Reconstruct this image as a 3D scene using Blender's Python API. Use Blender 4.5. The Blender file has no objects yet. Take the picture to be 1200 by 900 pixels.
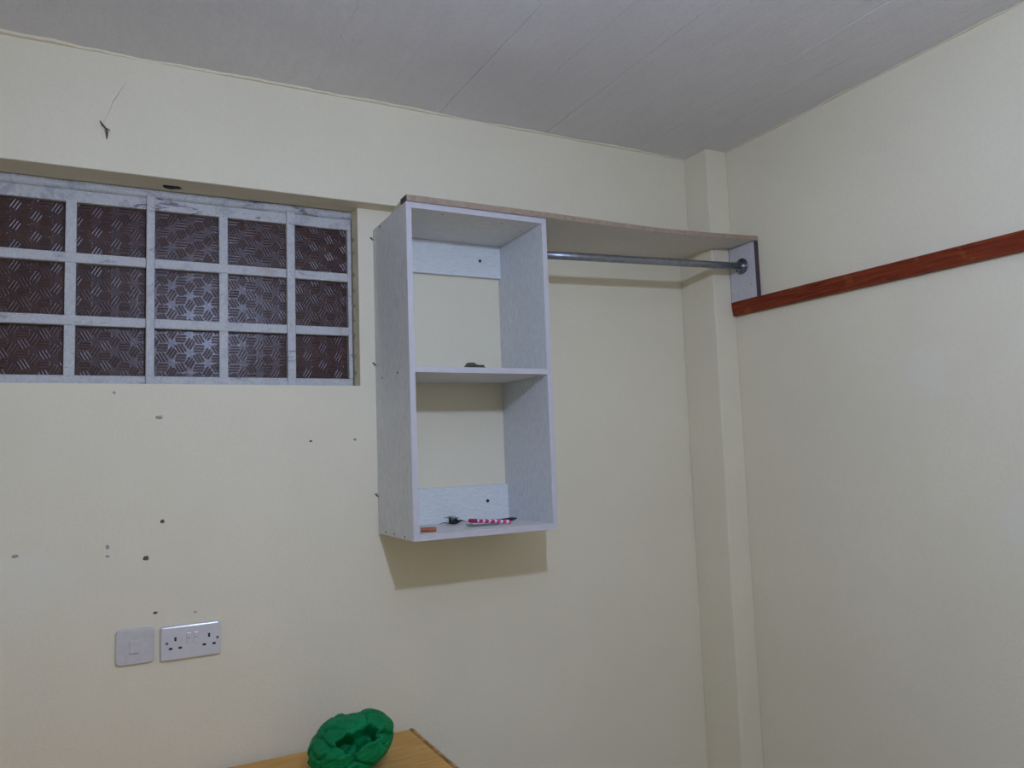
import bpy, bmesh, math, random
from mathutils import Vector, Matrix, noise
random.seed(7)
SC = bpy.context.scene
COL = SC.collection

# ------------------------------------------------------------------ camera
cam_d = bpy.data.cameras.new('camera')
cam = bpy.data.objects.new('camera', cam_d)
COL.objects.link(cam)
cam_d.sensor_width = 36.0
cam_d.lens = 36.0 * 901.8 / 1200.0
cam_d.clip_start = 0.02
R_ = Vector((0.88541396, -0.46345023, -0.03544)).normalized()
F_ = Vector((0.46470131, 0.88104556, 0.08838221)).normalized()
U_ = R_.cross(F_).normalized()
m = Matrix((R_, U_, -F_)).transposed().to_4x4()
m.translation = Vector((0.0, -2.2383, 1.5))
cam.matrix_world = m
SC.camera = cam

# ------------------------------------------------------------------ world: night outside
w = bpy.data.worlds.new('night')
SC.world = w
w.use_nodes = True
w.node_tree.nodes['Background'].inputs[0].default_value = (0.02, 0.025, 0.04, 1)
w.node_tree.nodes['Background'].inputs[1].default_value = 0.3

# ------------------------------------------------------------------ view
SC.view_settings.view_transform = 'Standard'
SC.view_settings.look = 'None'
SC.view_settings.gamma = 1.0
SC.view_settings.use_curve_mapping = False
SC.view_settings.exposure = 0.0

# the one lamp of the room, a bare cool-white bulb (built further down as pendant_bulb)
LAMP = Vector((0.4449, -1.9434, 2.2265))
LAMP_COLOR = (0.525, 0.665, 1.04)
LAMP_POWER = 1180.0

# ------------------------------------------------------------------ room measures
ZC = 2.5785      # ceiling
XR = 2.0178      # right wall
XL = -1.55
YF = -3.35
XC, DC = 1.9197, 0.176   # column
BEAM_Y, BEAM_Z = -0.0585, 2.2596
WX0, WX1, WZ0 = -0.70, 0.6682, 1.7141   # window opening
X1, X2, Z1, Z2, ZM, D = 0.7157, 1.1593, 1.2744, 2.1946, 1.7246, 0.2962

# ------------------------------------------------------------------ node helpers
def new_mat(name):
    mt = bpy.data.materials.new(name)
    mt.use_nodes = True
    nt = mt.node_tree
    b = nt.nodes['Principled BSDF']
    return mt, nt, b

def N(nt, typ, **kw):
    n = nt.nodes.new(typ)
    for k, v in kw.items():
        if k.startswith('i_'):
            n.inputs[int(k[2:])].default_value = v
        else:
            setattr(n, k, v)
    return n

def L(nt, a, b):
    nt.links.new(a, b)

def ramp(nt, fac, stops):
    r = nt.nodes.new('ShaderNodeValToRGB')
    el = r.color_ramp.elements
    while len(el) < len(stops):
        el.new(0.5)
    for e, (p, c) in zip(el, stops):
        e.position = p
        e.color = (c[0], c[1], c[2], 1) if not isinstance(c, (int, float)) else (c, c, c, 1)
    L(nt, fac, r.inputs[0])
    return r

def mix(nt, fac, a, b, blend='MIX'):
    n = nt.nodes.new('ShaderNodeMix')
    n.data_type = 'RGBA'
    n.blend_type = blend
    for sock, v in ((n.inputs[0], fac), (n.inputs[6], a), (n.inputs[7], b)):
        if hasattr(v, 'is_output'):
            L(nt, v, sock)
        elif isinstance(v, (int, float)):
            sock.default_value = v
        else:
            sock.default_value = (v[0], v[1], v[2], 1)
    return n.outputs[2]

def coords(nt, world=True, scale=(1, 1, 1), rot=(0, 0, 0), loc=(0, 0, 0)):
    if world:
        src = nt.nodes.new('ShaderNodeNewGeometry').outputs['Position']
    else:
        src = nt.nodes.new('ShaderNodeTexCoord').outputs['Object']
    mp = N(nt, 'ShaderNodeMapping')
    mp.inputs['Scale'].default_value = scale
    mp.inputs['Rotation'].default_value = rot
    mp.inputs['Location'].default_value = loc
    L(nt, src, mp.inputs[0])
    return mp.outputs[0]

def tex_noise(nt, co, scale, detail=3, rough=0.55, dist=0.0):
    n = N(nt, 'ShaderNodeTexNoise')
    n.inputs['Scale'].default_value = scale
    n.inputs['Detail'].default_value = detail
    n.inputs['Roughness'].default_value = rough
    n.inputs['Distortion'].default_value = dist
    L(nt, co, n.inputs['Vector'])
    return n.outputs['Fac']

def bump(nt, b, height, strength, dist):
    n = N(nt, 'ShaderNodeBump')
    n.inputs['Strength'].default_value = strength
    n.inputs['Distance'].default_value = dist
    L(nt, height, n.inputs['Height'])
    L(nt, n.outputs[0], b.inputs['Normal'])
    return n

def simple(name, color, rough=0.5, metal=0.0, var=0.12, scale=40.0, bstr=0.15, bdist=0.0006, spec=0.5):
    mt, nt, b = new_mat(name)
    co = coords(nt, False)
    f = tex_noise(nt, co, scale, 4)
    lo = tuple(c * (1 - var) for c in color)
    hi = tuple(min(1, c * (1 + var)) for c in color)
    r = ramp(nt, f, [(0.3, lo), (0.7, hi)])
    L(nt, r.outputs[0], b.inputs['Base Color'])
    b.inputs['Roughness'].default_value = rough
    b.inputs['Metallic'].default_value = metal
    b.inputs['Specular IOR Level'].default_value = spec
    bump(nt, b, f, bstr, bdist)
    return mt

# ------------------------------------------------------------------ materials
def mat_wall(name, base, patches):
    mt, nt, b = new_mat(name)
    co = coords(nt)
    big = tex_noise(nt, co, 1.7, 4, 0.6)
    mid = tex_noise(nt, co, 11.0, 5, 0.6)
    fine = tex_noise(nt, co, 130.0, 3, 0.6)
    c1 = ramp(nt, big, [(0.3, tuple(c * 0.965 for c in base)), (0.7, tuple(min(1, c * 1.03) for c in base))]).outputs[0]
    c2 = mix(nt, ramp(nt, mid, [(0.45, 0.0), (0.8, 0.22)]).outputs[0], c1, (base[0] * 0.95, base[1] * 0.93, base[2] * 0.86))
    # fine speckle of the roughly brushed emulsion paint
    c3 = mix(nt, ramp(nt, fine, [(0.42, 0.0), (0.62, 0.24)]).outputs[0], c2, (base[0] * 0.9, base[1] * 0.9, base[2] * 0.92))
    geo = nt.nodes.new('ShaderNodeNewGeometry')
    for (px, py, pz, rx, ry, rz, amt) in patches:      # pale rubbed / filled patches in the paint
        mp = N(nt, 'ShaderNodeVectorMath', operation='SUBTRACT')
        L(nt, geo.outputs['Position'], mp.inputs[0])
        mp.inputs[1].default_value = (px, py, pz)
        dv = N(nt, 'ShaderNodeVectorMath', operation='DIVIDE')
        L(nt, mp.outputs[0], dv.inputs[0])
        dv.inputs[1].default_value = (rx, ry, rz)
        ln = N(nt, 'ShaderNodeVectorMath', operation='LENGTH')
        L(nt, dv.outputs[0], ln.inputs[0])
        ad = N(nt, 'ShaderNodeMath', operation='MULTIPLY_ADD')
        L(nt, mid, ad.inputs[0])
        ad.inputs[1].default_value = 1.3
        L(nt, ln.outputs['Value'], ad.inputs[2])
        r = ramp(nt, ad.outputs[0], [(0.55, amt), (1.0, 0.0)])
        r.color_ramp.interpolation = 'EASE'
        mr = N(nt, 'ShaderNodeMath', operation='DIVIDE')
        L(nt, ad.outputs[0], mr.inputs[0])
        mr.inputs[1].default_value = 1.75
        L(nt, mr.outputs[0], r.inputs[0])
        c3 = mix(nt, r.outputs[0], c3, (0.86, 0.82, 0.70))
    L(nt, c3, b.inputs['Base Color'])
    b.inputs['Roughness'].default_value = 0.62
    b.inputs['Specular IOR Level'].default_value = 0.25
    h = N(nt, 'ShaderNodeMath', operation='MULTIPLY_ADD')
    L(nt, mid, h.inputs[0]); h.inputs[1].default_value = 1.6; L(nt, fine, h.inputs[2])
    bump(nt, b, h.outputs[0], 0.35, 0.0018)
    return mt

CREAM = (0.86, 0.775, 0.575)
M_WALL = mat_wall('cream_wall_paint', CREAM, [
    (-0.17, 0.0, 1.235, 0.13, 0.4, 0.11, 0.35),
    (2.0178, -0.90, 1.68, 0.4, 0.10, 0.10, 0.30),
    (2.0178, -1.10, 1.28, 0.4, 0.055, 0.10, 0.30)])

def mat_ceiling():
    mt, nt, b = new_mat('grey_white_ceiling_paint')
    co = coords(nt)
    st = coords(nt, scale=(9.0, 1.6, 4.0))
    big = tex_noise(nt, co, 2.2, 4, 0.6)
    streak = tex_noise(nt, st, 3.0, 6, 0.65)
    fine = tex_noise(nt, co, 120.0, 4, 0.65)
    c = ramp(nt, big, [(0.3, (0.77, 0.735, 0.70)), (0.7, (0.85, 0.81, 0.775))]).outputs[0]
    c = mix(nt, ramp(nt, streak, [(0.4, 0.0), (0.8, 0.35)]).outputs[0], c, (0.69, 0.65, 0.62))
    c = mix(nt, ramp(nt, fine, [(0.45, 0.0), (0.65, 0.22)]).outputs[0], c, (0.62, 0.585, 0.56))
    L(nt, c, b.inputs['Base Color'])
    b.inputs['Roughness'].default_value = 0.8
    b.inputs['Specular IOR Level'].default_value = 0.2
    h = N(nt, 'ShaderNodeMath', operation='MULTIPLY_ADD')
    L(nt, streak, h.inputs[0]); h.inputs[1].default_value = 1.5; L(nt, fine, h.inputs[2])
    bump(nt, b, h.outputs[0], 0.6, 0.0035)
    return mt
M_CEIL = mat_ceiling()

def mat_melamine(name, base, dark, vertical=True, grain=1.0):
    mt, nt, b = new_mat(name)
    sc = (40.0, 40.0, 11.0) if vertical else (11.0, 40.0, 40.0)
    co = coords(nt, True, scale=sc)
    g = tex_noise(nt, co, 4.0, 6, 0.65, 0.6)
    co2 = coords(nt, True)
    n2 = tex_noise(nt, co2, 9.0, 4)
    c = ramp(nt, g, [(0.30, dark), (0.56, base), (0.8, tuple(min(1, v * 1.05) for v in base))]).outputs[0]
    c = mix(nt, ramp(nt, n2, [(0.4, 0.0), (0.8, 0.18)]).outputs[0], c, dark)
    c = mix(nt, grain, base, c)
    L(nt, c, b.inputs['Base Color'])
    b.inputs['Roughness'].default_value = 0.5
    b.inputs['Specular IOR Level'].default_value = 0.35
    bump(nt, b, g, 0.25, 0.0010)
    return mt
M_MEL_V = mat_melamine('white_grained_melamine_upright', (0.75, 0.76, 0.755), (0.58, 0.59, 0.59))
M_MEL_H = mat_melamine('white_grained_melamine_flat', (0.79, 0.755, 0.70), (0.66, 0.63, 0.585), False)
M_RAIL = mat_melamine('pale_blue_white_rail_melamine', (0.79, 0.80, 0.77), (0.68, 0.69, 0.67), False)
M_EDGE = simple('white_edge_banding', (0.61, 0.57, 0.575), 0.42, var=0.04, scale=25)
M_SHELFB = mat_melamine('dull_taupe_chipboard', (0.70, 0.65, 0.59), (0.60, 0.555, 0.505), False)
M_SHELFEDGE = simple('tan_raw_front_edge', (0.40, 0.29, 0.20), 0.7, var=0.18, scale=60, bstr=0.3)
M_RAW = simple('raw_chipboard_edge', (0.36, 0.27, 0.20), 0.85, var=0.35, scale=260, bstr=0.5, bdist=0.001)
M_DARKEDGE = simple('dark_raw_board_edge', (0.075, 0.055, 0.06), 0.8, var=0.4, scale=150, bstr=0.4)
M_BRKT = mat_melamine('speckled_white_panel', (0.64, 0.61, 0.60), (0.56, 0.535, 0.525), True)
M_STEEL = simple('dull_galvanised_steel', (0.30, 0.31, 0.34), 0.38, 0.85, var=0.2, scale=60)
M_FLANGE = simple('dark_chrome', (0.22, 0.22, 0.26), 0.25, 1.0, var=0.15, scale=60)
M_SCREW = simple('dark_screw_metal', (0.06, 0.055, 0.05), 0.5, 0.6)
M_DARKMARK = simple('dark_rust_and_hole', (0.11, 0.09, 0.07), 0.9, var=0.4, scale=200)
M_GREYMARK = simple('grey_wall_filler', (0.38, 0.34, 0.30), 0.9, var=0.3, scale=200)
M_FLOOR = simple('grey_cement_floor', (0.46, 0.38, 0.30), 0.7, var=0.15, scale=6, bstr=0.2, bdist=0.002)

def mat_redwood():
    mt, nt, b = new_mat('varnished_red_brown_wood')
    co = coords(nt, True, scale=(30, 1.5, 30))
    g = tex_noise(nt, co, 5.0, 6, 0.6, 0.8)
    c = ramp(nt, g, [(0.3, (0.13, 0.018, 0.008)), (0.5, (0.21, 0.036, 0.013)), (0.72, (0.30, 0.065, 0.020))]).outputs[0]
    k = tex_noise(nt, coords(nt, True), 14.0, 3)
    c = mix(nt, ramp(nt, k, [(0.60, 0.0), (0.68, 0.55)]).outputs[0], c, (0.34, 0.10, 0.025))
    L(nt, c, b.inputs['Base Color'])
    b.inputs['Roughness'].default_value = 0.5
    b.inputs['Specular IOR Level'].default_value = 0.15
    bump(nt, b, g, 0.25, 0.0008)
    return mt
M_RED = mat_redwood()

def mat_frame(name, chips):
    mt, nt, b = new_mat(name)
    co = coords(nt)
    n1 = tex_noise(nt, co, 26.0, 6, 0.7, 0.4)
    n2 = tex_noise(nt, coords(nt, True, scale=(1, 1, 4)), 9.0, 6, 0.7, 1.2)
    n3 = tex_noise(nt, co, 160.0, 4, 0.6)
    base = ramp(nt, n3, [(0.35, (0.50, 0.49, 0.47)), (0.65, (0.62, 0.605, 0.58))]).outputs[0]
    c = mix(nt, ramp(nt, n1, [(0.60 - 0.08 * chips, 0.0), (0.70 - 0.08 * chips, 0.6 * chips)]).outputs[0], base, (0.30, 0.31, 0.35))
    c = mix(nt, ramp(nt, n2, [(0.655 - 0.07 * chips, 0.0), (0.685 - 0.07 * chips, 0.9 * chips)]).outputs[0], c, (0.15, 0.14, 0.16))
    n4 = tex_noise(nt, coords(nt, True, loc=(3, 1, 2)), 7.0, 3)
    c = mix(nt, ramp(nt, n4, [(0.66, 0.0), (0.72, 0.5)]).outputs[0], c, (0.40, 0.27, 0.17))
    L(nt, c, b.inputs['Base Color'])
    b.inputs['Roughness'].default_value = 0.55
    bump(nt, b, n1, 0.5, 0.002)
    return mt
M_FRAME = mat_frame('chipped_white_steel_paint', 0.6)
M_FRAME_TOP = mat_frame('badly_flaked_white_paint', 1.0)

def mat_glass():
    """brown-tinted obscure glass with a pressed three-way bar relief"""
    mt, nt, b = new_mat('patterned_obscure_glass')
    geo = nt.nodes.new('ShaderNodeNewGeometry').outputs['Position']
    sp = N(nt, 'ShaderNodeSeparateXYZ'); L(nt, geo, sp.inputs[0])
    cb = N(nt, 'ShaderNodeCombineXYZ'); L(nt, sp.outputs[0], cb.inputs[0]); L(nt, sp.outputs[2], cb.inputs[1])
    # hexagonal lattice: nearest of two rectangular lattices
    s = 0.054
    rx, ry = s * math.sqrt(3) / 1.0, s
    def lattice(off):
        a = N(nt, 'ShaderNodeVectorMath', operation='ADD')
        L(nt, cb.outputs[0], a.inputs[0]); a.inputs[1].default_value = off
        wv = N(nt, 'ShaderNodeVectorMath', operation='WRAP')
        L(nt, a.outputs[0], wv.inputs[0])
        wv.inputs[1].default_value = (rx / 2, ry / 2, 1)
        wv.inputs[2].default_value = (-rx / 2, -ry / 2, -1)
        ln = N(nt, 'ShaderNodeVectorMath', operation='LENGTH'); L(nt, wv.outputs[0], ln.inputs[0])
        return wv.outputs[0], ln.outputs['Value']
    a, la = lattice((10 * rx, 10 * ry, 0))
    c, lc = lattice((10.5 * rx, 10.5 * ry, 0))
    lt = N(nt, 'ShaderNodeMath', operation='LESS_THAN'); L(nt, la, lt.inputs[0]); L(nt, lc, lt.inputs[1])
    mx = N(nt, 'ShaderNodeMix', data_type='VECTOR')
    L(nt, lt.outputs[0], mx.inputs[0]); L(nt, c, mx.inputs[4]); L(nt, a, mx.inputs[5])
    gv = mx.outputs[1]
    gs = N(nt, 'ShaderNodeSeparateXYZ'); L(nt, gv, gs.inputs[0])
    def M2(op, x, y=None, z=None):
        n = N(nt, 'ShaderNodeMath', operation=op)
        for i, v in enumerate((x, y, z)):
            if v is None: continue
            if hasattr(v, 'is_output'): L(nt, v, n.inputs[i])
            else: n.inputs[i].default_value = v
        return n.outputs[0]
    ang = M2('ARCTAN2', gs.outputs[1], gs.outputs[0])
    sec = M2('FLOOR', M2('DIVIDE', M2('ADD', ang, math.pi), 2 * math.pi / 3))
    th = M2('MULTIPLY_ADD', sec, 2 * math.pi / 3, math.pi / 6)      # across the bars
    tm = M2('MULTIPLY_ADD', sec, 2 * math.pi / 3, -2 * math.pi / 3)  # towards the middle of the lozenge
    rc = s / math.sqrt(3) / 2
    dx = M2('SUBTRACT', gs.outputs[0], M2('MULTIPLY', M2('COSINE', tm), rc))
    dy = M2('SUBTRACT', gs.outputs[1], M2('MULTIPLY', M2('SINE', tm), rc))
    proj = M2('ADD', M2('MULTIPLY', dx, M2('COSINE', th)), M2('MULTIPLY', dy, M2('SINE', th)))
    wave = M2('COSINE', M2('MULTIPLY', proj, 2 * math.pi / 0.0076))
    along = M2('ABSOLUTE', M2('SUBTRACT', M2('MULTIPLY', dy, M2('COSINE', th)), M2('MULTIPLY', dx, M2('SINE', th))))
    dist = M2('MAXIMUM', M2('MULTIPLY', along, 0.85), M2('ABSOLUTE', proj))
    mr = N(nt, 'ShaderNodeMapRange', interpolation_type='SMOOTHSTEP')
    L(nt, dist, mr.inputs[0])
    for i_, v_ in ((1, 0.0095), (2, 0.0125), (3, 1.0), (4, 0.0)): mr.inputs[i_].default_value = v_
    h = M2('MULTIPLY', M2('POWER', M2('MULTIPLY_ADD', wave, 0.5, 0.5), 1.6), mr.outputs[0])
    n1 = tex_noise(nt, geo, 70.0, 3)
    wear = ramp(nt, tex_noise(nt, geo, 5.0, 2), [(0.36, 0.6), (0.55, 1.0)]).outputs[0]
    hh = M2('MULTIPLY_ADD', n1, 0.6, M2('MULTIPLY', h, wear))
    cr = ramp(nt, tex_noise(nt, geo, 14.0, 5, 0.7), [(0.3, (0.055, 0.022, 0.018)), (0.7, (0.10, 0.045, 0.033))]).outputs[0]
    L(nt, cr, b.inputs['Base Color'])
    b.inputs['Roughness'].default_value = 0.29
    b.inputs['IOR'].default_value = 1.5
    b.inputs['Transmission Weight'].default_value = 0.2
    b.inputs['Specular IOR Level'].default_value = 0.33
    bump(nt, b, hh, 0.5, 0.0014)
    return mt
M_GLASS = mat_glass()

M_PLASTIC = simple('white_socket_plastic', (0.70, 0.665, 0.65), 0.2, var=0.03, scale=30, bstr=0.03)
M_PLASTIC_OLD = simple('dull_white_switch_plastic', (0.64, 0.60, 0.57), 0.45, var=0.06, scale=60, bstr=0.05)
M_HOLE = simple('black_pin_slot', (0.012, 0.012, 0.014), 0.7)
M_REDMARK = simple('faint_red_switch_mark', (0.42, 0.22, 0.22), 0.5)

def mat_tablewood():
    mt, nt, b = new_mat('worn_yellow_tan_wood')
    co = coords(nt, True, scale=(2.0, 20, 20))
    g = tex_noise(nt, co, 4.0, 6, 0.6, 0.8)
    c = ramp(nt, g, [(0.3, (0.54, 0.275, 0.062)), (0.6, (0.70, 0.385, 0.095)), (0.8, (0.76, 0.44, 0.12))]).outputs[0]
    k = tex_noise(nt, coords(nt, True), 28.0, 4, 0.6)
    c = mix(nt, ramp(nt, k, [(0.66, 0.0), (0.73, 0.8)]).outputs[0], c, (0.10, 0.05, 0.025))
    L(nt, c, b.inputs['Base Color'])
    b.inputs['Roughness'].default_value = 0.55
    bump(nt, b, g, 0.25, 0.001)
    return mt
M_TABLE = mat_tablewood()
M_TABLE_EDGE = simple('chipped_brown_table_edge', (0.40, 0.21, 0.07), 0.7, var=0.6, scale=40, bstr=0.5, bdist=0.002)

def mat_bag():
    mt, nt, b = new_mat('green_plastic_film')
    co = coords(nt, True)
    n1 = tex_noise(nt, co, 18.0, 5, 0.6, 0.6)
    c = ramp(nt, n1, [(0.3, (0.0, 0.17, 0.05)), (0.7, (0.0, 0.26, 0.08))]).outputs[0]
    L(nt, c, b.inputs['Base Color'])
    b.inputs['Roughness'].default_value = 0.5
    b.inputs['Specular IOR Level'].default_value = 0.18
    bump(nt, b, tex_noise(nt, co, 45.0, 5, 0.65, 1.5), 0.6, 0.006)
    return mt
M_BAG = mat_bag()
M_ORANGE = simple('orange_wax', (0.42, 0.13, 0.045), 0.55, var=0.25, scale=120)
M_TUFT = simple('black_bristle', (0.02, 0.022, 0.022), 0.6)
M_BLACK = simple('black_pen_plastic', (0.015, 0.015, 0.02), 0.35)
M_PENGREY = simple('grey_metal_clip', (0.22, 0.22, 0.25), 0.45, 0.4)
M_LEAF = simple('dark_olive_dry_scrap', (0.085, 0.08, 0.045), 0.8, var=0.5, scale=150)
M_BRICK = simple('dark_red_outer_wall', (0.18, 0.07, 0.05), 0.9, var=0.3, scale=8)
M_WEB = simple('grey_thread', (0.62, 0.56, 0.44), 0.9)

def mat_stripes():
    mt, nt, b = new_mat('pink_and_white_spiral_stripes')
    tc = nt.nodes.new('ShaderNodeTexCoord')
    wv = N(nt, 'ShaderNodeTexWave', wave_type='BANDS', bands_direction='DIAGONAL', wave_profile='SAW')
    wv.inputs['Scale'].default_value = 36.0
    L(nt, tc.outputs['Object'], wv.inputs['Vector'])
    c = ramp(nt, wv.outputs['Fac'], [(0.0, (0.75, 0.03, 0.16)), (0.62, (0.75, 0.78, 0.82))])
    c.color_ramp.interpolation = 'CONSTANT'
    L(nt, c.outputs[0], b.inputs['Base Color'])
    b.inputs['Roughness'].default_value = 0.4
    return mt
M_STRIPE = mat_stripes()

def mat_emit(name, color, power):
    mt, nt, b = new_mat(name)
    b.inputs['Base Color'].default_value = (0.9, 0.9, 0.9, 1)
    b.inputs['Emission Color'].default_value = (*color, 1)
    b.inputs['Emission Strength'].default_value = power
    return mt

# ------------------------------------------------------------------ object helpers
WLOC = {}
def link(o, parent=None, wloc=Vector((0, 0, 0))):
    COL.objects.link(o)
    WLOC[o] = Vector(wloc)
    if parent is not None:
        o.parent = parent
        o.location = Vector(wloc) - WLOC[parent]
    else:
        o.location = wloc
    return o

def tag(o, label=None, cat=None, group=None, kind=None):
    if label: o['label'] = label
    if cat: o['category'] = cat
    if group: o['group'] = group
    if kind: o['kind'] = kind
    return o

def thing(name, loc, label, cat, group=None):
    o = bpy.data.objects.new(name, None)
    o.empty_display_size = 0.05
    link(o, None, Vector(loc))
    return tag(o, label, cat, group)

def finish(name, bm, mat, parent=None, smooth=False, origin=None):
    bmesh.ops.recalc_face_normals(bm, faces=bm.faces[:])
    if origin is None:
        lo = Vector([min(v.co[i] for v in bm.verts) for i in range(3)])
        hi = Vector([max(v.co[i] for v in bm.verts) for i in range(3)])
        origin = (lo + hi) / 2
        if parent is None: origin.z = lo.z
    origin = Vector(origin)
    for v in bm.verts: v.co -= origin
    me = bpy.data.meshes.new(name)
    bm.to_mesh(me); bm.free()
    for p in me.polygons: p.use_smooth = smooth
    if mat is not None: me.materials.append(mat)
    return link(bpy.data.objects.new(name, me), parent, origin)

def add_box(bm, x0, x1, y0, y1, z0, z1, bevel=0.0, seg=1):
    r = bmesh.ops.create_cube(bm, size=1.0)
    vs = r['verts']
    for v in vs:
        v.co = Vector(((x0 + x1) / 2 + v.co.x * (x1 - x0), (y0 + y1) / 2 + v.co.y * (y1 - y0), (z0 + z1) / 2 + v.co.z * (z1 - z0)))
    if bevel > 0:
        es = list({e for v in vs for e in v.link_edges})
        bmesh.ops.bevel(bm, geom=es, offset=bevel, segments=seg, affect='EDGES', profile=0.5)

def box(name, x0, x1, y0, y1, z0, z1, mat, parent=None, bevel=0.0, seg=1):
    bm = bmesh.new()
    add_box(bm, x0, x1, y0, y1, z0, z1, bevel, seg)
    return finish(name, bm, mat, parent)

def add_tube(bm, pts, radii, n=10, caps=True):
    pts = [Vector(p) for p in pts]
    if isinstance(radii, (int, float)): radii = [radii] * len(pts)
    rings = []
    for i, p in enumerate(pts):
        a = pts[max(0, i - 1)]; c = pts[min(len(pts) - 1, i + 1)]
        t = (c - a).normalized()
        ref = Vector((0, 0, 1)) if abs(t.z) < 0.9 else Vector((1, 0, 0))
        s = t.cross(ref).normalized(); q = s.cross(t)
        rings.append([bm.verts.new(p + (s * math.cos(2 * math.pi * k / n) + q * math.sin(2 * math.pi * k / n)) * radii[i]) for k in range(n)])
    for i in range(len(rings) - 1):
        for k in range(n):
            bm.faces.new((rings[i][k], rings[i][(k + 1) % n], rings[i + 1][(k + 1) % n], rings[i + 1][k]))
    if caps:
        bm.faces.new(rings[0][::-1]); bm.faces.new(rings[-1])

def tube(name, pts, radii, mat, parent=None, n=10, smooth=True):
    bm = bmesh.new(); add_tube(bm, pts, radii, n)
    return finish(name, bm, mat, parent, smooth)

def prism(name, poly, z0, z1, mat, parent=None, zf=None, nx=1):
    """poly: list of (x, y); extruded from z0 to z1"""
    bm = bmesh.new()
    lo = [bm.verts.new((x, y, z0)) for x, y in poly]
    hi = [bm.verts.new((x, y, z1)) for x, y in poly]
    bm.faces.new(lo[::-1]); bm.faces.new(hi)
    k = len(poly)
    for i in range(k):
        bm.faces.new((lo[i], lo[(i + 1) % k], hi[(i + 1) % k], hi[i]))
    return finish(name, bm, mat, parent)

def struct(o): o['kind'] = 'structure'; return o

# ================================================================== STRUCTURE
T = 0.18
bm = bmesh.new()      # back wall with the window opening
WZT = 2.2640
add_box(bm, XL - T, WX0, 0, T, -0.05, ZC + 0.1)
add_box(bm, WX1, XR + T, 0, T, -0.05, ZC + 0.1)
add_box(bm, WX0, WX1, 0, T, -0.05, WZ0)
add_box(bm, WX0, WX1, 0, T, WZT, ZC + 0.1)
wall_back = struct(finish('wall_back', bm, M_WALL))
wall_right = struct(box('wall_right', XR, XR + T, YF - T, 0, -0.05, ZC + 0.1, M_WALL))
wall_left = struct(box('wall_left', XL - T, XL, YF - T, 0, -0.05, ZC + 0.1, M_WALL))
wall_front = struct(box('wall_front', XL, XR, YF - T, YF, -0.05, ZC + 0.1, M_WALL))
floor = struct(box('floor', XL, XR, YF, 0, -0.05, 0.0, M_FLOOR))
# lintel beam standing proud of the wall, and the corner column
beam = struct(box('trim_1', XL, XC, BEAM_Y, 0.0, BEAM_Z, ZC, M_WALL, bevel=0.002))
column = struct(box('trim_2', XC, XR, -DC, 0.0, 0.0, ZC, M_WALL, bevel=0.004, seg=2))

# ceiling: slab with the board marks of its formwork
ceiling = struct(box('ceiling', XL - T, XR + T, YF - T, T, ZC + 0.004, ZC + 0.1, M_CEIL))
seams = [XL, -1.3, -1.1, -0.9, -0.69, -0.49, -0.28, -0.09, 0.11, 0.31, 0.52, 0.72, 0.92, 1.121, 1.307, 1.525, 1.70, 1.85, XR]
rs = random.Random(3)
for i in range(len(seams) - 1):
    strong = 0.12 + 0.88 * max(0.0, min(1.0, (seams[i] - 0.4) / 0.8))
    dz = rs.uniform(0.0, 0.0034) * strong
    g = 0.0008 * strong
    bm = bmesh.new()
    n = 14
    x0, x1 = seams[i] + g, seams[i + 1] - g
    rows = []
    for k in range(n + 1):
        y = YF + (0.0 - YF) * k / n
        w0, w1 = 0.0016 * noise.noise((x0 * 9, y * 3, 1.0)), 0.0016 * noise.noise((x1 * 9, y * 3, 1.0))
        rows.append([bm.verts.new((x0 + w0, y, ZC - dz)), bm.verts.new((x1 + w1, y, ZC - dz)),
                     bm.verts.new((x1 + w1, y, ZC + 0.004)), bm.verts.new((x0 + w0, y, ZC + 0.004))])
    for k in range(n):
        for j in range(4):
            bm.faces.new((rows[k][j], rows[k][(j + 1) % 4], rows[k + 1][(j + 1) % 4], rows[k + 1][j]))
    bm.faces.new(rows[0]); bm.faces.new(rows[-1][::-1])
    finish('ceiling_board', bm, M_CEIL, ceiling)

def ragged_lap(p0, p1, inward, w0, w1, seed, parent):
    """the uneven lap of wall plaster and paint running out onto the ceiling"""
    p0, p1, inward = Vector(p0), Vector(p1), Vector(inward)
    bm = bmesh.new(); n = 240; prev = None
    for k in range(n + 1):
        q = p0.lerp(p1, k / n)
        s_ = (p1 - p0).length * k / n
        w_ = w0 + w1 * noise.noise((s_ * 3.3, seed, 0)) + 0.5 * w1 * noise.noise((s_ * 9.0, seed, 4)) + 0.25 * w1 * noise.noise((s_ * 30.0, seed, 8))
        w_ = max(0.0008, w_)
        r = [bm.verts.new(q), bm.verts.new(q + Vector((0, 0, -0.0052))), bm.verts.new(q + inward * w_ * 0.7 + Vector((0, 0, -0.0050))), bm.verts.new(q + inward * w_)]
        if prev:
            for j in range(4): bm.faces.new((prev[j], prev[(j + 1) % 4], r[(j + 1) % 4], r[j]))
        else: bm.faces.new(r[::-1])
        prev = r
    bm.faces.new(prev)
    return finish('plaster_lap', bm, M_WALL, parent)
ragged_lap((XL, BEAM_Y, ZC), (XC, BEAM_Y, ZC), (0, -1, 0), 0.010, 0.018, 2.0, beam)
ragged_lap((XR, -DC, ZC), (XR, YF, ZC), (-1, 0, 0), 0.009, 0.018, 7.0, wall_right)

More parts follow.
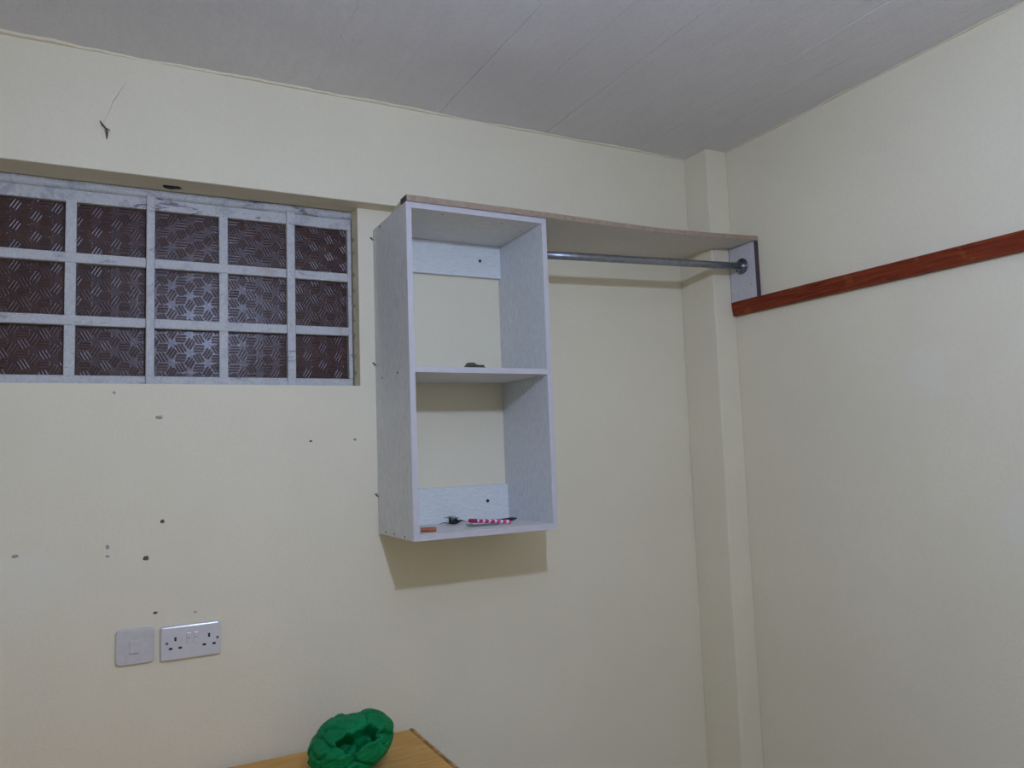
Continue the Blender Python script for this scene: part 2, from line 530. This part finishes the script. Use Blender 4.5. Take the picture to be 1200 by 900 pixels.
# ------------------------------------------------------------------ window
GY = 0.075                      # glass plane
FY = 0.060                      # room side face of the steel bars
win = bpy.data.objects.new('window_1', None); win.empty_display_size = 0.05
link(win, None, (0.0, GY, WZ0)); win['kind'] = 'structure'
win['label'] = 'white painted steel window with patterned brown glass panes in the back wall'
vert_full = [(0.0895, 0.1105), (0.467, 0.491)]           # posts that run full height
vert_short = [(-0.104, -0.078), (0.278, 0.302), (-0.486, -0.462)]
vert_full_left = [(-0.295, -0.273)]
hbars = [(2.0405, 2.0670), (1.8730, 1.8990)]
FX0, FX1 = -0.690, 0.6640
ZB0, ZB1 = 1.7141, 1.7410
ZT0, ZT1 = 2.2050, 2.2380
box('frame_bottom', FX0, FX1, FY, FY + 0.03, ZB0, ZB1, M_FRAME, win, 0.0015)
box('frame_top', FX0, FX1, FY, FY + 0.03, ZT0, ZT1, M_FRAME_TOP, win, 0.0015)
# thick, badly flaked paint and putty above the top bar
bm = bmesh.new(); prev = None; n = 110
for k in range(n + 1):
    x = WX0 + 0.001 + (WX1 - WX0 - 0.002) * k / n
    yo = FY + 0.004 + 0.004 * noise.noise((x * 22, 0.3, 1.0)); z0 = ZT1 + 0.0012 + 0.004 * noise.noise((x * 12, 4, 2)) + 0.002 * noise.noise((x * 60, 4, 2)); zm = 2.250 + 0.004 * noise.noise((x * 18, 9, 2))
    r = [bm.verts.new((x, yo + 0.012, z0)), bm.verts.new((x, yo, z0)), bm.verts.new((x, yo - 0.002, zm)), bm.verts.new((x, yo - 0.006, 2.2636)), bm.verts.new((x, yo + 0.012, 2.2636))]
    if prev:
        for j in range(5): bm.faces.new((prev[j], prev[(j + 1) % 5], r[(j + 1) % 5], r[j]))
    else: bm.faces.new(r[::-1])
    prev = r
bm.faces.new(prev)
finish('putty_strip', bm, M_FRAME_TOP, win, True)
box('frame_side', 0.6520, FX1, FY - 0.002, FY + 0.03, ZB1, ZT0, M_FRAME, win, 0.0015)
box('frame_side', FX0, FX0 + 0.014, FY - 0.002, FY + 0.03, ZB1, ZT0, M_FRAME, win, 0.0015)
for a, b_ in vert_full + vert_full_left:
    box('post', a, b_, FY - 0.008, FY + 0.03, ZB0 + 0.0005, ZT1 + 0.004, M_FRAME, win, 0.0015)
allv = sorted(vert_full + vert_full_left + vert_short)
for a, b_ in vert_short:
    box('mullion', a, b_, FY - 0.001, FY + 0.028, ZB1 - 0.004, ZT0 + 0.004, M_FRAME, win, 0.0015)
xs = [FX0 + 0.014] + [v for ab in allv for v in ab] + [0.6520]
segs = [(xs[i], xs[i + 1]) for i in range(0, len(xs), 2)]
full = sorted([FX0 + 0.014] + [v for ab in vert_full + vert_full_left for v in ab] + [0.6520])
for za, zb in hbars:
    for i in range(0, len(full), 2):
        box('glazing_bar', full[i], full[i + 1], FY - 0.003, FY + 0.026, za, zb, M_FRAME, win, 0.0015)
zz = [ZB1, hbars[1][0], hbars[1][1], hbars[0][0], hbars[0][1], ZT0]
prs = random.Random(11)
for sx in segs:
    for i in range(0, 6, 2):
        p = box('pane', sx[0] + 0.0005, sx[1] - 0.0005, GY, GY + 0.004, zz[i] + 0.0005, zz[i + 1] - 0.0005, M_GLASS, win)
        p.rotation_euler = (prs.uniform(-0.012, 0.012), 0, prs.uniform(-0.012, 0.012))
# rust blisters down the right-hand reveal
for i in range(9):
    z = 1.76 + i * 0.052 + prs.uniform(-0.01, 0.01)
    bm = bmesh.new(); bmesh.ops.create_icosphere(bm, subdivisions=1, radius=1.0)
    for v in bm.verts: v.co = Vector((WX1 - 0.0004 + v.co.x * 0.0016, 0.046 + v.co.y * 0.006, z + v.co.z * prs.uniform(0.004, 0.009)))
    finish('rust_blister', bm, M_RAW, win, True)
# dark wall of the neighbouring house outside
struct(box('wall_outside', XL - 1.2, XR + 1.2, 1.05, 1.15, -0.05, 3.4, M_BRICK))

# ------------------------------------------------------------------ marks in the wall paint (chips, plug holes)
def chip(px, py, pz, rx, rz, mat, axis='y', seed=0):
    bm = bmesh.new(); bmesh.ops.create_icosphere(bm, subdivisions=2, radius=1.0)
    for v in bm.verts:
        k = 1 + 0.55 * noise.noise(v.co * 1.7 + Vector((seed * 3.1, 0, 0)))
        c = v.co * k
        if axis == 'y': v.co = Vector((px + c.x * rx, py + c.y * 0.0016, pz + c.z * rz))
        else: v.co = Vector((px + c.x * rx, py + c.y * rz, pz + c.z * 0.0016))
    return finish('paint_chip' if mat is M_GREYMARK else 'plug_hole', bm, mat, wall_back, True)
for i, (x, z, rx, rz, mt) in enumerate([
        (0.1216, 1.6256, 0.0095, 0.0042, M_GREYMARK), (0.129, 1.3522, 0.0055, 0.0048, M_DARKMARK), (0.0911, 1.2609, 0.0075, 0.0055, M_DARKMARK),
        (0.0027, 1.297, 0.0042, 0.006, M_GREYMARK), (0.0029, 1.2735, 0.0048, 0.003, M_GREYMARK), (-0.1948, 1.2919, 0.007, 0.004, M_GREYMARK),
        (0.1139, 1.1196, 0.0055, 0.003, M_DARKMARK), (0.2103, 1.1097, 0.004, 0.002, M_GREYMARK), (0.5183, 1.5526, 0.0042, 0.0032, M_DARKMARK),
        (0.6487, 1.5544, 0.0042, 0.0035, M_GREYMARK), (0.0145, 1.6909, 0.004, 0.003, M_GREYMARK)]):
    chip(x, -0.0002, z, rx, rz, mt, 'y', i)
o = chip(0.1491, 0.016, WZT, 0.024, 0.026, M_HOLE, 'z', 3)      # gouged hole under the lintel
o.name = 'gouged_hole'

# ================================================================== THINGS
# ------------------------------------------------------------------ open shelf unit
unit = thing('wall_shelf_unit', ((X1 + X2) / 2, -D / 2, Z1), 'white wood-grain open shelf unit with two compartments hung on the cream wall', 'shelf unit')
TH = 0.016
EB = 0.0012
def panel(name, x0, x1, y0, y1, z0, z1, mat, vertical):
    p = box(name, x0, x1, y0 + EB, y1, z0, z1, mat, unit, 0.0004)
    e = box('edge_strip', x0, x1, y0, y0 + EB - 0.00005, z0, z1, M_EDGE, p, 0.0003)
    return p
WB = -0.001
s1 = panel('side_panel', X1, X1 + TH, -D, WB, Z1, Z2, M_MEL_V, True)
s2 = panel('side_panel', X2 - TH, X2, -D, WB, Z1, Z2, M_MEL_V, True)
tp = panel('top_panel', X1 + TH, X2 - TH, -D, WB, Z2 - TH, Z2, M_MEL_H, False)
bp = panel('bottom_panel', X1 + TH, X2 - TH, -D, WB, Z1, Z1 + TH, M_MEL_H, False)
mp_ = panel('middle_shelf', X1 + TH, X2 - TH, -D, WB, ZM, ZM + TH, M_MEL_H, False)
for (z0, z1, zs) in ((2.0710, Z2 - TH, 2.1245), (Z1 + TH, 1.4000, 1.3497)):
    rl = box('back_rail', X1 + TH, X2 - TH, -0.018, WB, z0, z1, M_RAIL, unit, 0.0005)
    bm = bmesh.new(); add_tube(bm, [(1.069, -0.0205, zs), (1.069, -0.0178, zs)], [0.0045, 0.0055], 10)
    finish('screw', bm, M_SCREW, rl)
for (y, z) in ((-0.0655, 1.2830), (-0.141, 1.2835), (-0.2277, 1.2825), (-0.0688, 2.186), (-0.0636, 1.7329), (-0.20, 1.7329)):
    bm = bmesh.new(); add_tube(bm, [(X1 - 0.0012, y, z), (X1 + 0.0005, y, z)], [0.0028, 0.0034], 8)
    finish('screw', bm, M_SCREW, s1)
for (x, y) in ((1.1229, -0.2017), (0.8344, -0.2703), (1.03, -0.255)):
    bm = bmesh.new(); add_tube(bm, [(x, y, Z2 - TH - 0.0008), (x, y, Z2 - TH + 0.0005)], [0.0022, 0.003], 8)
    finish('screw', bm, M_SCREW, tp)
for z in (2.1660, 1.7800, 1.3870):          # bent nails pinning the left side to the wall
    tube('bent_nail', [(X1 + 0.0005, -0.004, z - 0.004), (X1 - 0.004, -0.005, z - 0.001), (X1 - 0.006, -0.004, z + 0.003), (X1 - 0.007, 0.001, z + 0.004)], [0.0016, 0.0017, 0.0017, 0.0022], M_SCREW, unit, 8)

# ------------------------------------------------------------------ long closet shelf on top, running to the corner
shelf = thing('closet_shelf', (1.4, -0.15, 2.0), 'long taupe board shelf running from the shelf unit to the right wall', 'shelf')
YS = -0.3026
def zshelf(x):
    pts = [(0.70, 2.2110), (1.16, 2.2118), (1.40, 2.2096), (1.58, 2.2092), (1.76, 2.2145), (1.90, 2.2210), (2.03, 2.2265)]
    for (a, za), (b_, zb) in zip(pts, pts[1:]):
        if x <= b_:
            t = (x - a) / (b_ - a); return za + (zb - za) * t
    return pts[-1][1]
STH = 0.0160
bm = bmesh.new()
cols = [0.7165, 0.745, 0.85, 0.95, 1.05, 1.16, 1.25, 1.33, 1.41, 1.49, 1.57, 1.63, 1.69, 1.76, 1.82, 1.87, XC - 0.002, XC, 1.96, XR - 0.001]
prev = None
secs = []
for i, x in enumerate(cols):
    yb = -0.0012
    if i == 0: yb = -0.258
    if x >= XC - 0.001: yb = -DC - 0.0012
    zt = max(zshelf(x), 2.2108 if x < 1.2 else 0)
    zlo = zt - STH
    secs.append([bm.verts.new((x, YS, zlo)), bm.verts.new((x, YS, zt)), bm.verts.new((x, yb, zt)), bm.verts.new((x, yb, zlo))])
for a, c in zip(secs, secs[1:]):
    for j in range(4): bm.faces.new((a[j], a[(j + 1) % 4], c[(j + 1) % 4], c[j]))
bm.faces.new(secs[0][::-1]); bm.faces.new(secs[-1])
board = finish('board', bm, M_SHELFB, shelf)
bm = bmesh.new(); secs = []
for x in [0.7165] + cols[2:-1] + [XR - 0.001]:
    zt = max(zshelf(x), 2.2108 if x < 1.2 else 0) - 0.0002
    secs.append([bm.verts.new((x, YS - 0.0022, zt - STH + 0.0004)), bm.verts.new((x, YS - 0.0022, zt)), bm.verts.new((x, YS - 0.0001, zt)), bm.verts.new((x, YS - 0.0001, zt - STH + 0.0004))])
for a, c in zip(secs, secs[1:]):
    for j in range(4): bm.faces.new((a[j], a[(j + 1) % 4], c[(j + 1) % 4], c[j]))
bm.faces.new(secs[0][::-1]); bm.faces.new(secs[-1])
finish('front_edge', bm, M_SHELFEDGE, board)
box('raw_end', 0.7145, 0.7163, YS + 0.001, -0.259, 2.1952, 2.2108, M_DARKEDGE, board)
brk = box('support_panel', XR - 0.018, XR - 0.0005, YS + 0.0025, -DC - 0.001, 2.0112, 2.2075, M_BRKT, shelf, 0.0005)
box('raw_edge', XR - 0.018, XR - 0.0005, YS, YS + 0.0024, 2.0112, 2.2075, M_DARKEDGE, brk)
box('raw_edge', XR - 0.0186, XR - 0.0178, -DC - 0.0022, -DC - 0.0008, 2.0112, 2.2075, M_DARKEDGE, brk)
for (y, z) in ((-0.276, 2.060), (-0.196, 2.062)):
    bm = bmesh.new(); add_tube(bm, [(XR - 0.0192, y, z), (XR - 0.0175, y, z)], [0.0014, 0.0018], 8)
    finish('screw', bm, M_SCREW, brk)

# ------------------------------------------------------------------ hanging rod
rail = thing('clothes_rail', (1.58, -0.235, 2.10), 'grey steel hanging rod under the long board shelf', 'clothes rail')
RA, RB = Vector((X2 + 0.0005, -0.2315, 2.1020)), Vector((XR - 0.0185, -0.2385, 2.1315))
tube('rod', [RA.lerp(RB, t) for t in (0, 0.25, 0.5, 0.75, 1.0)], 0.0125, M_STEEL, rail, 20)
def flange(c, dx):
    bm = bmesh.new(); n = 24
    prof = [(0.0, 0.0285), (0.004, 0.0285), (0.006, 0.026), (0.006, 0.0175), (0.016, 0.0165), (0.018, 0.0150), (0.018, 0.0127)]
    rings = []
    for (d_, r_) in prof:
        rings.append([bm.verts.new(c + Vector((dx * d_, math.cos(2 * math.pi * k / n) * r_, math.sin(2 * math.pi * k / n) * r_))) for k in range(n)])
    for a, b_ in zip(rings, rings[1:]):
        for k in range(n): bm.faces.new((a[k], a[(k + 1) % n], b_[(k + 1) % n], b_[k]))
    bm.faces.new(rings[0])
    f = finish('flange', bm, M_FLANGE, rail, True)
    for s in (0.021, -0.021):
        bm = bmesh.new(); add_tube(bm, [c + Vector((dx * 0.0055, 0, s)), c + Vector((dx * 0.0085, 0, s))], [0.0042, 0.003], 10)
        finish('screw', bm, M_SCREW, f)
flange(RB + Vector((0.0, 0, 0)), -1)
flange(RA, 1)

# ------------------------------------------------------------------ red-brown batten on the right wall
bat = thing('wall_batten', (XR - 0.009, -1.2, 1.962), 'red-brown varnished wooden batten along the right wall below the board shelf', 'batten')
bm = bmesh.new()
n = 24; prev = None
for k in range(n + 1):
    y = -0.178 + (-2.6 + 0.178) * k / n
    zc = 1.9862 - (-y - 0.18) * 0.0085
    sl = 0.004 if k == 0 else 0.0
    h = 0.0245
    r = [bm.verts.new((XR - 0.0195, y - sl, zc - h)), bm.verts.new((XR - 0.0195, y + sl, zc + h)), bm.verts.new((XR - 0.0004, y + sl, zc + h)), bm.verts.new((XR - 0.0004, y - sl, zc - h))]
    if prev:
        for j in range(4): bm.faces.new((prev[j], prev[(j + 1) % 4], r[(j + 1) % 4], r[j]))
    else: bm.faces.new(r)
    prev = r
bm.faces.new(prev[::-1])
bmesh.ops.bevel(bm, geom=[e for e in bm.edges if len(e.link_faces) == 2 and e.calc_face_angle(0) > 1.0], offset=0.0012, segments=1, affect='EDGES')
wb = finish('batten_strip', bm, M_RED, bat)
for y in (-0.55, -1.3, -2.1):
    bm = bmesh.new(); zc = 1.9862 - (-y - 0.18) * 0.0085
    add_tube(bm, [(XR - 0.0203, y, zc), (XR - 0.019, y, zc)], [0.0022, 0.003], 8)
    finish('nail_head', bm, M_SCREW, wb)

# ------------------------------------------------------------------ double socket outlet
def plate(name, x0, x1, z0, z1, depth, mat, parent, r=0.006, bev=0.003):
    """rounded plate against the back wall with a sloped rim"""
    bm = bmesh.new()
    def ring(ins, y, rad):
        pts = []
        for (cx, cz, a0) in ((x1 - rad - ins, z1 - rad - ins, 0), (x0 + rad + ins, z1 - rad - ins, 90), (x0 + rad + ins, z0 + rad + ins, 180), (x1 - rad - ins, z0 + rad + ins, 270)):
            for k in range(5):
                a = math.radians(a0 + 22.5 * k)
                pts.append(bm.verts.new((cx + rad * math.cos(a), y, cz + rad * math.sin(a))))
        return pts
    rings = [ring(0, -0.0003, r), ring(0, -depth + bev, r), ring(bev * 0.35, -depth + bev * 0.245, r), ring(bev, -depth, r)]
    for a, b_ in zip(rings, rings[1:]):
        k = len(a)
        for i in range(k): bm.faces.new((a[i], a[(i + 1) % k], b_[(i + 1) % k], b_[i]))
    bm.faces.new(rings[-1]); bm.faces.new(rings[0][::-1])
    return finish(name, bm, mat, parent)
sk = thing('double_socket', (0.1986, -0.005, 0.995), 'white double three-pin power socket low on the back wall', 'socket')
plate('plate', 0.1256, 0.2716, 0.9950, 1.0810, 0.0110, M_PLASTIC, sk, 0.004, 0.0040)
for (ex, lx, rx, scx) in ((0.1611, 0.1498, 0.1726, 0.1410), (0.2429, 0.2311, 0.2553, 0.2638)):
    box('earth_slot', ex - 0.0026, ex + 0.0026, -0.01125, -0.0108, 1.0430, 1.0530, M_HOLE, sk)
    for x in (lx, rx):
        box('pin_slot', x - 0.0042, x + 0.0042, -0.01125, -0.0108, 1.0222, 1.0276, M_HOLE, sk)
    bm = bmesh.new(); add_tube(bm, [(scx, -0.0117, 1.0392), (scx, -0.0108, 1.0392)], [0.0032, 0.0036], 12)
    finish('fixing_screw', bm, simple('grey_screw_cap', (0.12, 0.11, 0.11), 0.5), sk)
for x in (0.1934, 0.2105):
    rk = box('rocker_switch', x - 0.0055, x + 0.0055, -0.0135, -0.0109, 1.0335, 1.0610, M_PLASTIC, sk, 0.0012, 2)
    box('red_mark', x - 0.0036, x + 0.0036, -0.0138, -0.0134, 1.0464, 1.0484, M_REDMARK, rk)

sw = thing('light_switch', (0.0671, -0.005, 0.998), 'dull white single rocker light switch beside the double socket', 'light switch')
plate('plate', 0.0227, 0.1115, 0.9980, 1.0860, 0.0090, M_PLASTIC_OLD, sw, 0.010, 0.0030)
rk = box('rocker', 0.0545, 0.0770, -0.0120, -0.0088, 1.0262, 1.0585, M_PLASTIC_OLD, sw, 0.0015, 2)
box('rocker_gap', 0.0545, 0.0770, -0.0093, -0.0089, 1.0238, 1.0260, M_GREYMARK, sw)
for x in (0.0325, 0.1015):
    bm = bmesh.new(); add_tube(bm, [(x, -0.0095, 1.042), (x, -0.0088, 1.042)], [0.0028, 0.0032], 10)
    finish('screw', bm, M_PLASTIC_OLD, sw)

# ------------------------------------------------------------------ wire hook with a cobweb thread on the lintel
hk = thing('wire_hook', (-0.0156, BEAM_Y - 0.003, 2.34), 'small dark twisted wire scrap stuck high above the window', 'wire hook')
yb = BEAM_Y - 0.003
tube('wire', [(-0.0250, yb, 2.389), (-0.0190, yb - 0.003, 2.378), (-0.0120, yb - 0.004, 2.370), (-0.0085, yb - 0.003, 2.360), (-0.0090, yb, 2.343)], [0.0010, 0.0024, 0.0018, 0.0028, 0.0010], M_DARKMARK, hk, 8)
tube('barb', [(-0.0120, yb - 0.003, 2.370), (-0.0055, yb - 0.005, 2.367), (-0.0015, yb - 0.004, 2.364)], [0.0020, 0.0014, 0.0008], M_DARKMARK, hk, 6)
tube('thread', [(-0.0190, yb, 2.380), (-0.0050, yb, 2.415), (0.0040, yb, 2.445), (0.0230, yb, 2.483), (0.0390, yb, 2.510)], [0.0002, 0.0003, 0.0005, 0.0006, 0.0002], M_WEB, hk, 5)

# ------------------------------------------------------------------ odds and ends on the shelf unit
ZBT = Z1 + TH
st = tube('crayon_stub', [(0.7610, -0.2300, ZBT + 0.0068), (0.7625, -0.2305, ZBT + 0.0068), (0.7990, -0.2440, ZBT + 0.0068), (0.8010, -0.2448, ZBT + 0.0068)], [0.0050, 0.0066, 0.0066, 0.0052], M_ORANGE, None, 14)
tag(st, 'short orange stick lying at the front left of the bottom compartment', 'crayon')
tf = thing('bristle_tuft', (0.927, -0.075, ZBT), 'small black tuft of bristles on the bottom compartment board', 'tuft')
rt = random.Random(5)
bm = bmesh.new()
for k in range(34):
    a = rt.uniform(0, 2 * math.pi); l = rt.uniform(0.015, 0.042)
    bx, by = 0.925 + rt.uniform(-0.010, 0.010), -0.075 + rt.uniform(-0.008, 0.008)
    ex, ey = bx + math.cos(a) * l, by + math.sin(a) * l * 0.5
    ez = rt.uniform(0.002, 0.026) if math.cos(a) < 0.3 else rt.uniform(0.002, 0.012)
    add_tube(bm, [(bx, by, ZBT + 0.003), ((bx + ex) / 2, (by + ey) / 2, ZBT + ez * 0.75 + 0.005), (ex, ey, ZBT + ez)], [0.0017, 0.0013, 0.0006], 5)
finish('bristles', bm, M_TUFT, tf, True)
bm = bmesh.new(); bmesh.ops.create_icosphere(bm, subdivisions=2, radius=1.0)
for v in bm.verts:
    c = v.co * (1 + 0.4 * noise.noise(v.co * 2.0)); v.co = Vector((0.927 + c.x * 0.017, -0.075 + c.y * 0.009, ZBT + 0.0075 + c.z * 0.007))
finish('knot', bm, M_TUFT, tf, True)

pn = thing('striped_pencil', (1.00, -0.185, ZBT), 'pink and white striped pencil lying on the bottom compartment board', 'pencil')
A, B = Vector((0.9500, -0.150, ZBT + 0.0135)), Vector((1.0470, -0.215, ZBT + 0.0075))
def rod_local(name, A, B, radii_ts, mat, parent, n=14):
    d = B - A; ln = d.length
    bm = bmesh.new()
    add_tube(bm, [(0, 0, t * ln) for t, _ in radii_ts], [r for _, r in radii_ts], n)
    me = bpy.data.meshes.new(name); bmesh.ops.recalc_face_normals(bm, faces=bm.faces[:]); bm.to_mesh(me); bm.free()
    for p in me.polygons: p.use_smooth = True
    me.materials.append(mat)
    o = bpy.data.objects.new(name, me); link(o, parent, A)
    o.rotation_mode = 'QUATERNION'; o.rotation_quaternion = Vector((0, 0, 1)).rotation_difference(d)
    return o
rod_local('barrel', A, B, [(0, 0.0048), (0.01, 0.0057), (0.99, 0.0057), (1, 0.0048)], M_STRIPE, pn)
rod_local('end_cap', A - (B - A) * 0.075, A + (B - A) * 0.16, [(0, 0.0035), (0.15, 0.0060), (1, 0.0060)], simple('magenta_cap', (0.42, 0.012, 0.07), 0.4), pn)
pe = thing('black_pen', (1.08, -0.15, ZBT), 'black pen tip showing behind the striped pencil', 'pen')
A2, B2 = Vector((1.020, -0.165, ZBT + 0.0065)), Vector((1.108, -0.130, ZBT + 0.0080))
rod_local('barrel', A2, B2, [(0, 0.0045), (0.05, 0.0058), (0.8, 0.0058), (0.9, 0.0045)], M_BLACK, pe)
rod_local('tip', A2.lerp(B2, 0.9), A2.lerp(B2, 1.06), [(0, 0.0045), (0.6, 0.003), (1, 0.0008)], M_BLACK, pe)
gp = thing('metal_clip', (0.97, -0.19, ZBT), 'thin grey metal clip lying in front of the striped pencil', 'clip')
A3, B3 = Vector((0.9310, -0.192, ZBT + 0.0035)), Vector((1.015, -0.205, ZBT + 0.0035))
rod_local('shaft', A3, B3, [(0, 0.002), (0.1, 0.0033), (0.9, 0.0033), (1, 0.0018)], M_PENGREY, gp, 10)
bm = bmesh.new()
n = 16
for k in range(n):
    pass
pts = [A3 + Vector((-0.006 + 0.008 * math.cos(2 * math.pi * k / n), 0.008 * math.sin(2 * math.pi * k / n), 0.001 + 0.003 * math.cos(2 * math.pi * k / n) ** 2)) for k in range(n + 1)]
add_tube(bm, pts, 0.0024, 8, False)
finish('loop', bm, M_PENGREY, gp, True)

# dark dry scrap on the middle shelf
ZMT = ZM + TH
bm = bmesh.new()
pts = [(0.890, -0.272, 0.0040), (0.897, -0.270, 0.0070), (0.907, -0.269, 0.0095), (0.917, -0.268, 0.0100), (0.926, -0.268, 0.0065), (0.938, -0.268, 0.0052), (0.947, -0.269, 0.0058), (0.954, -0.270, 0.0030)]
rr = [0.0028, 0.0058, 0.0075, 0.0070, 0.0055, 0.0048, 0.0050, 0.0022]
add_tube(bm, [(x, y, ZMT + z) for x, y, z in pts], rr, 12)
for v in bm.verts:
    v.co += Vector((noise.noise(v.co * 160), noise.noise(v.co * 160 + Vector((5, 0, 0))), noise.noise(v.co * 160 + Vector((0, 9, 0))))) * 0.0034
    v.co.z = max(v.co.z, ZMT + 0.0002)
sc_ = finish('dry_scrap', bm, M_LEAF, None, True)
tag(sc_, 'crumpled dark olive scrap on the front edge of the middle shelf', 'scrap')

# ------------------------------------------------------------------ table against the wall
tb = thing('wooden_table', (0.2, -0.40, 0.0), 'worn yellow-tan wooden table pushed against the back wall', 'table')
TX0, TX1, TY0, TY1, TZ = -0.42, 0.8065, -0.72, -0.012, 0.703
top = box('table_top', TX0 + 0.0, TX1 - 0.014, TY0 + 0.014, TY1 - 0.006, TZ - 0.024, TZ, M_TABLE, tb, 0.002)
# chipped lipping round the edge
def lipping(p0, p1, outward, seed):
    p0, p1, o_ = Vector(p0), Vector(p1), Vector(outward)
    bm = bmesh.new(); n = 40; prev = None
    for k in range(n + 1):
        q = p0.lerp(p1, k / n)
        d_ = 0.0018 * noise.noise((q.x * 30, q.y * 30, seed)) ; e_ = 0.0012 * noise.noise((q.x * 45, q.y * 45, seed + 3))
        r = [bm.verts.new(q + Vector((0, 0, -0.024))), bm.verts.new(q + o_ * 0.0135 + Vector((0, 0, -0.023))), bm.verts.new(q + o_ * (0.0125 + d_) + Vector((0, 0, -0.003 + e_))), bm.verts.new(q + o_ * 0.009 + Vector((0, 0, 0.0006 + e_ * 0.5))), bm.verts.new(q + Vector((0, 0, 0.0006)))]
        if prev:
            for j in range(5): bm.faces.new((prev[j], prev[(j + 1) % 5], r[(j + 1) % 5], r[j]))
        else: bm.faces.new(r[::-1])
        prev = r
    bm.faces.new(prev)
    finish('edge_lipping', bm, M_TABLE_EDGE, tb)
lipping((TX1 - 0.0138, TY0 + 0.014, TZ), (TX1 - 0.0138, TY1 - 0.002, TZ), (1, 0, 0), 1.0)
lipping((TX0, TY0 + 0.0138, TZ), (TX1 - 0.001, TY0 + 0.0138, TZ), (0, -1, 0), 2.0)
for x in (TX0 + 0.05, TX1 - 0.10):
    for y in (TY0 + 0.06, TY1 - 0.09):
        box('leg', x, x + 0.045, y, y + 0.045, 0.0, TZ - 0.0245, M_TABLE, tb, 0.003)
box('apron', TX0 + 0.096, TX1 - 0.101, TY0 + 0.07, TY0 + 0.09, TZ - 0.11, TZ - 0.0245, M_TABLE, tb, 0.002)
box('apron', TX0 + 0.096, TX1 - 0.101, TY1 - 0.075, TY1 - 0.055, TZ - 0.11, TZ - 0.0245, M_TABLE, tb, 0.002)

# ------------------------------------------------------------------ crumpled green plastic bag
def make_bag():
    bm = bmesh.new()
    bmesh.ops.create_icosphere(bm, subdivisions=6, radius=1.0)
    c0 = Vector((0.562, -0.215, TZ + 0.064))
    view = (Vector((0.0, -2.2383, 1.5)) - c0).normalized()     # the mouth happens to gape towards the room
    mouth = (view + Vector((0.16, 0.0, 0.20))).normalized()
    side = mouth.cross(Vector((0, 0, 1))).normalized(); upv = side.cross(mouth)
    for v in bm.verts:
        n_ = v.co.normalized()
        d_, p_ = noise.voronoi(n_ * 1.25 + Vector((4.3, 1.7, 0.6)))
        e1 = d_[1] - d_[0]
        d2, p2 = noise.voronoi(n_ * 3.6 + Vector((0.4, 7.1, 2.2)))
        e2 = d2[1] - d2[0]
        r = 1.0 + 0.14 * noise.noise(p_[0] * 3.0) - 0.12 * math.exp(-e1 / 0.05) - 0.042 * math.exp(-e2 / 0.045)
        q = Vector((n_.x * 0.112, n_.y * 0.098, n_.z * 0.078)) * r
        # heavy foot at the left, lobed rim overhanging at the right
        h = q.z / 0.078
        q.x += 0.028 * h if q.x > 0 else -0.022 * max(0, -h) + 0.022 * max(0, h) * (-q.x / 0.112)
        # two humps along the rim
        top = max(0.0, h)
        q.z += 0.009 * top * (math.cos((q.x - 0.085) / 0.024) * 0.35 - 0.55 * max(0.0, q.x / 0.11) + 0.25 - 0.15 * noise.noise((q.x * 60, q.y * 30, 2.0)))
        # the gaping mouth: a deep irregular fold in the front
        a_, b_ = n_.dot(side), n_.dot(upv)
        if n_.dot(mouth) > 0:
            ar = a_ * 0.85 - b_ * 0.52; br = a_ * 0.52 + b_ * 0.85
            m_ = math.sqrt(((ar - 0.08) / 0.46) ** 2 + (br / 0.27) ** 2) + 0.75 * noise.noise(n_ * 3.4 + Vector((1, 2, 3)))
            k = max(0.0, min(1.0, (1.0 - m_) / 0.45)); k = k * k * (3 - 2 * k)
            q -= mouth * 0.062 * k
            rim = math.exp(-((m_ - 1.15) / 0.22) ** 2)
            q += mouth * 0.007 * rim
        p = c0 + q
        p.y = min(p.y, -0.020)
        p.z = max(p.z, TZ + 0.0012)
        v.co = p
    o = finish('plastic_bag', bm, M_BAG, None, True)
    return tag(o, 'crumpled green plastic bag sitting open on the wooden table', 'plastic bag')
make_bag()

# ------------------------------------------------------------------ the lamp of the room, hanging above and in front of the camera's view
pb = thing('pendant_bulb', (LAMP.x, LAMP.y, LAMP.z), 'bare cool-white bulb hanging on a cord from the ceiling', 'lamp')
def lathe(name, c, prof, mat, parent, n=24):
    bm = bmesh.new(); rings = []
    for (r_, z) in prof:
        rings.append([bm.verts.new(Vector(c) + Vector((r_ * math.cos(2 * math.pi * k / n), r_ * math.sin(2 * math.pi * k / n), z))) for k in range(n)])
    for a_, b_ in zip(rings, rings[1:]):
        for k in range(n): bm.faces.new((a_[k], a_[(k + 1) % n], b_[(k + 1) % n], b_[k]))
    bm.faces.new(rings[0][::-1]); bm.faces.new(rings[-1])
    return finish(name, bm, mat, parent, True)
BR = 0.030
prof = [(0.002, -BR)] + [(BR * math.sin(t), -BR * math.cos(t)) for t in [math.pi * k / 14 for k in range(1, 11)]] + [(0.019, 0.030), (0.016, 0.042)]
lathe('bulb', LAMP, prof, mat_emit('lit_bulb_glass', LAMP_COLOR, LAMP_POWER), pb)
lathe('lamp_holder', LAMP, [(0.017, 0.0425), (0.020, 0.046), (0.020, 0.085), (0.012, 0.094), (0.005, 0.100)], M_PLASTIC, pb)
tube('cord', [LAMP + Vector((0, 0, 0.0995)), LAMP + Vector((0, 0, 0.2)), Vector((LAMP.x, LAMP.y, ZC - 0.027))], 0.003, M_PLASTIC, pb, 8)
lathe('ceiling_rose', (LAMP.x, LAMP.y, ZC), [(0.010, -0.028), (0.034, -0.022), (0.040, -0.004), (0.040, -0.0026)], M_PLASTIC, pb)
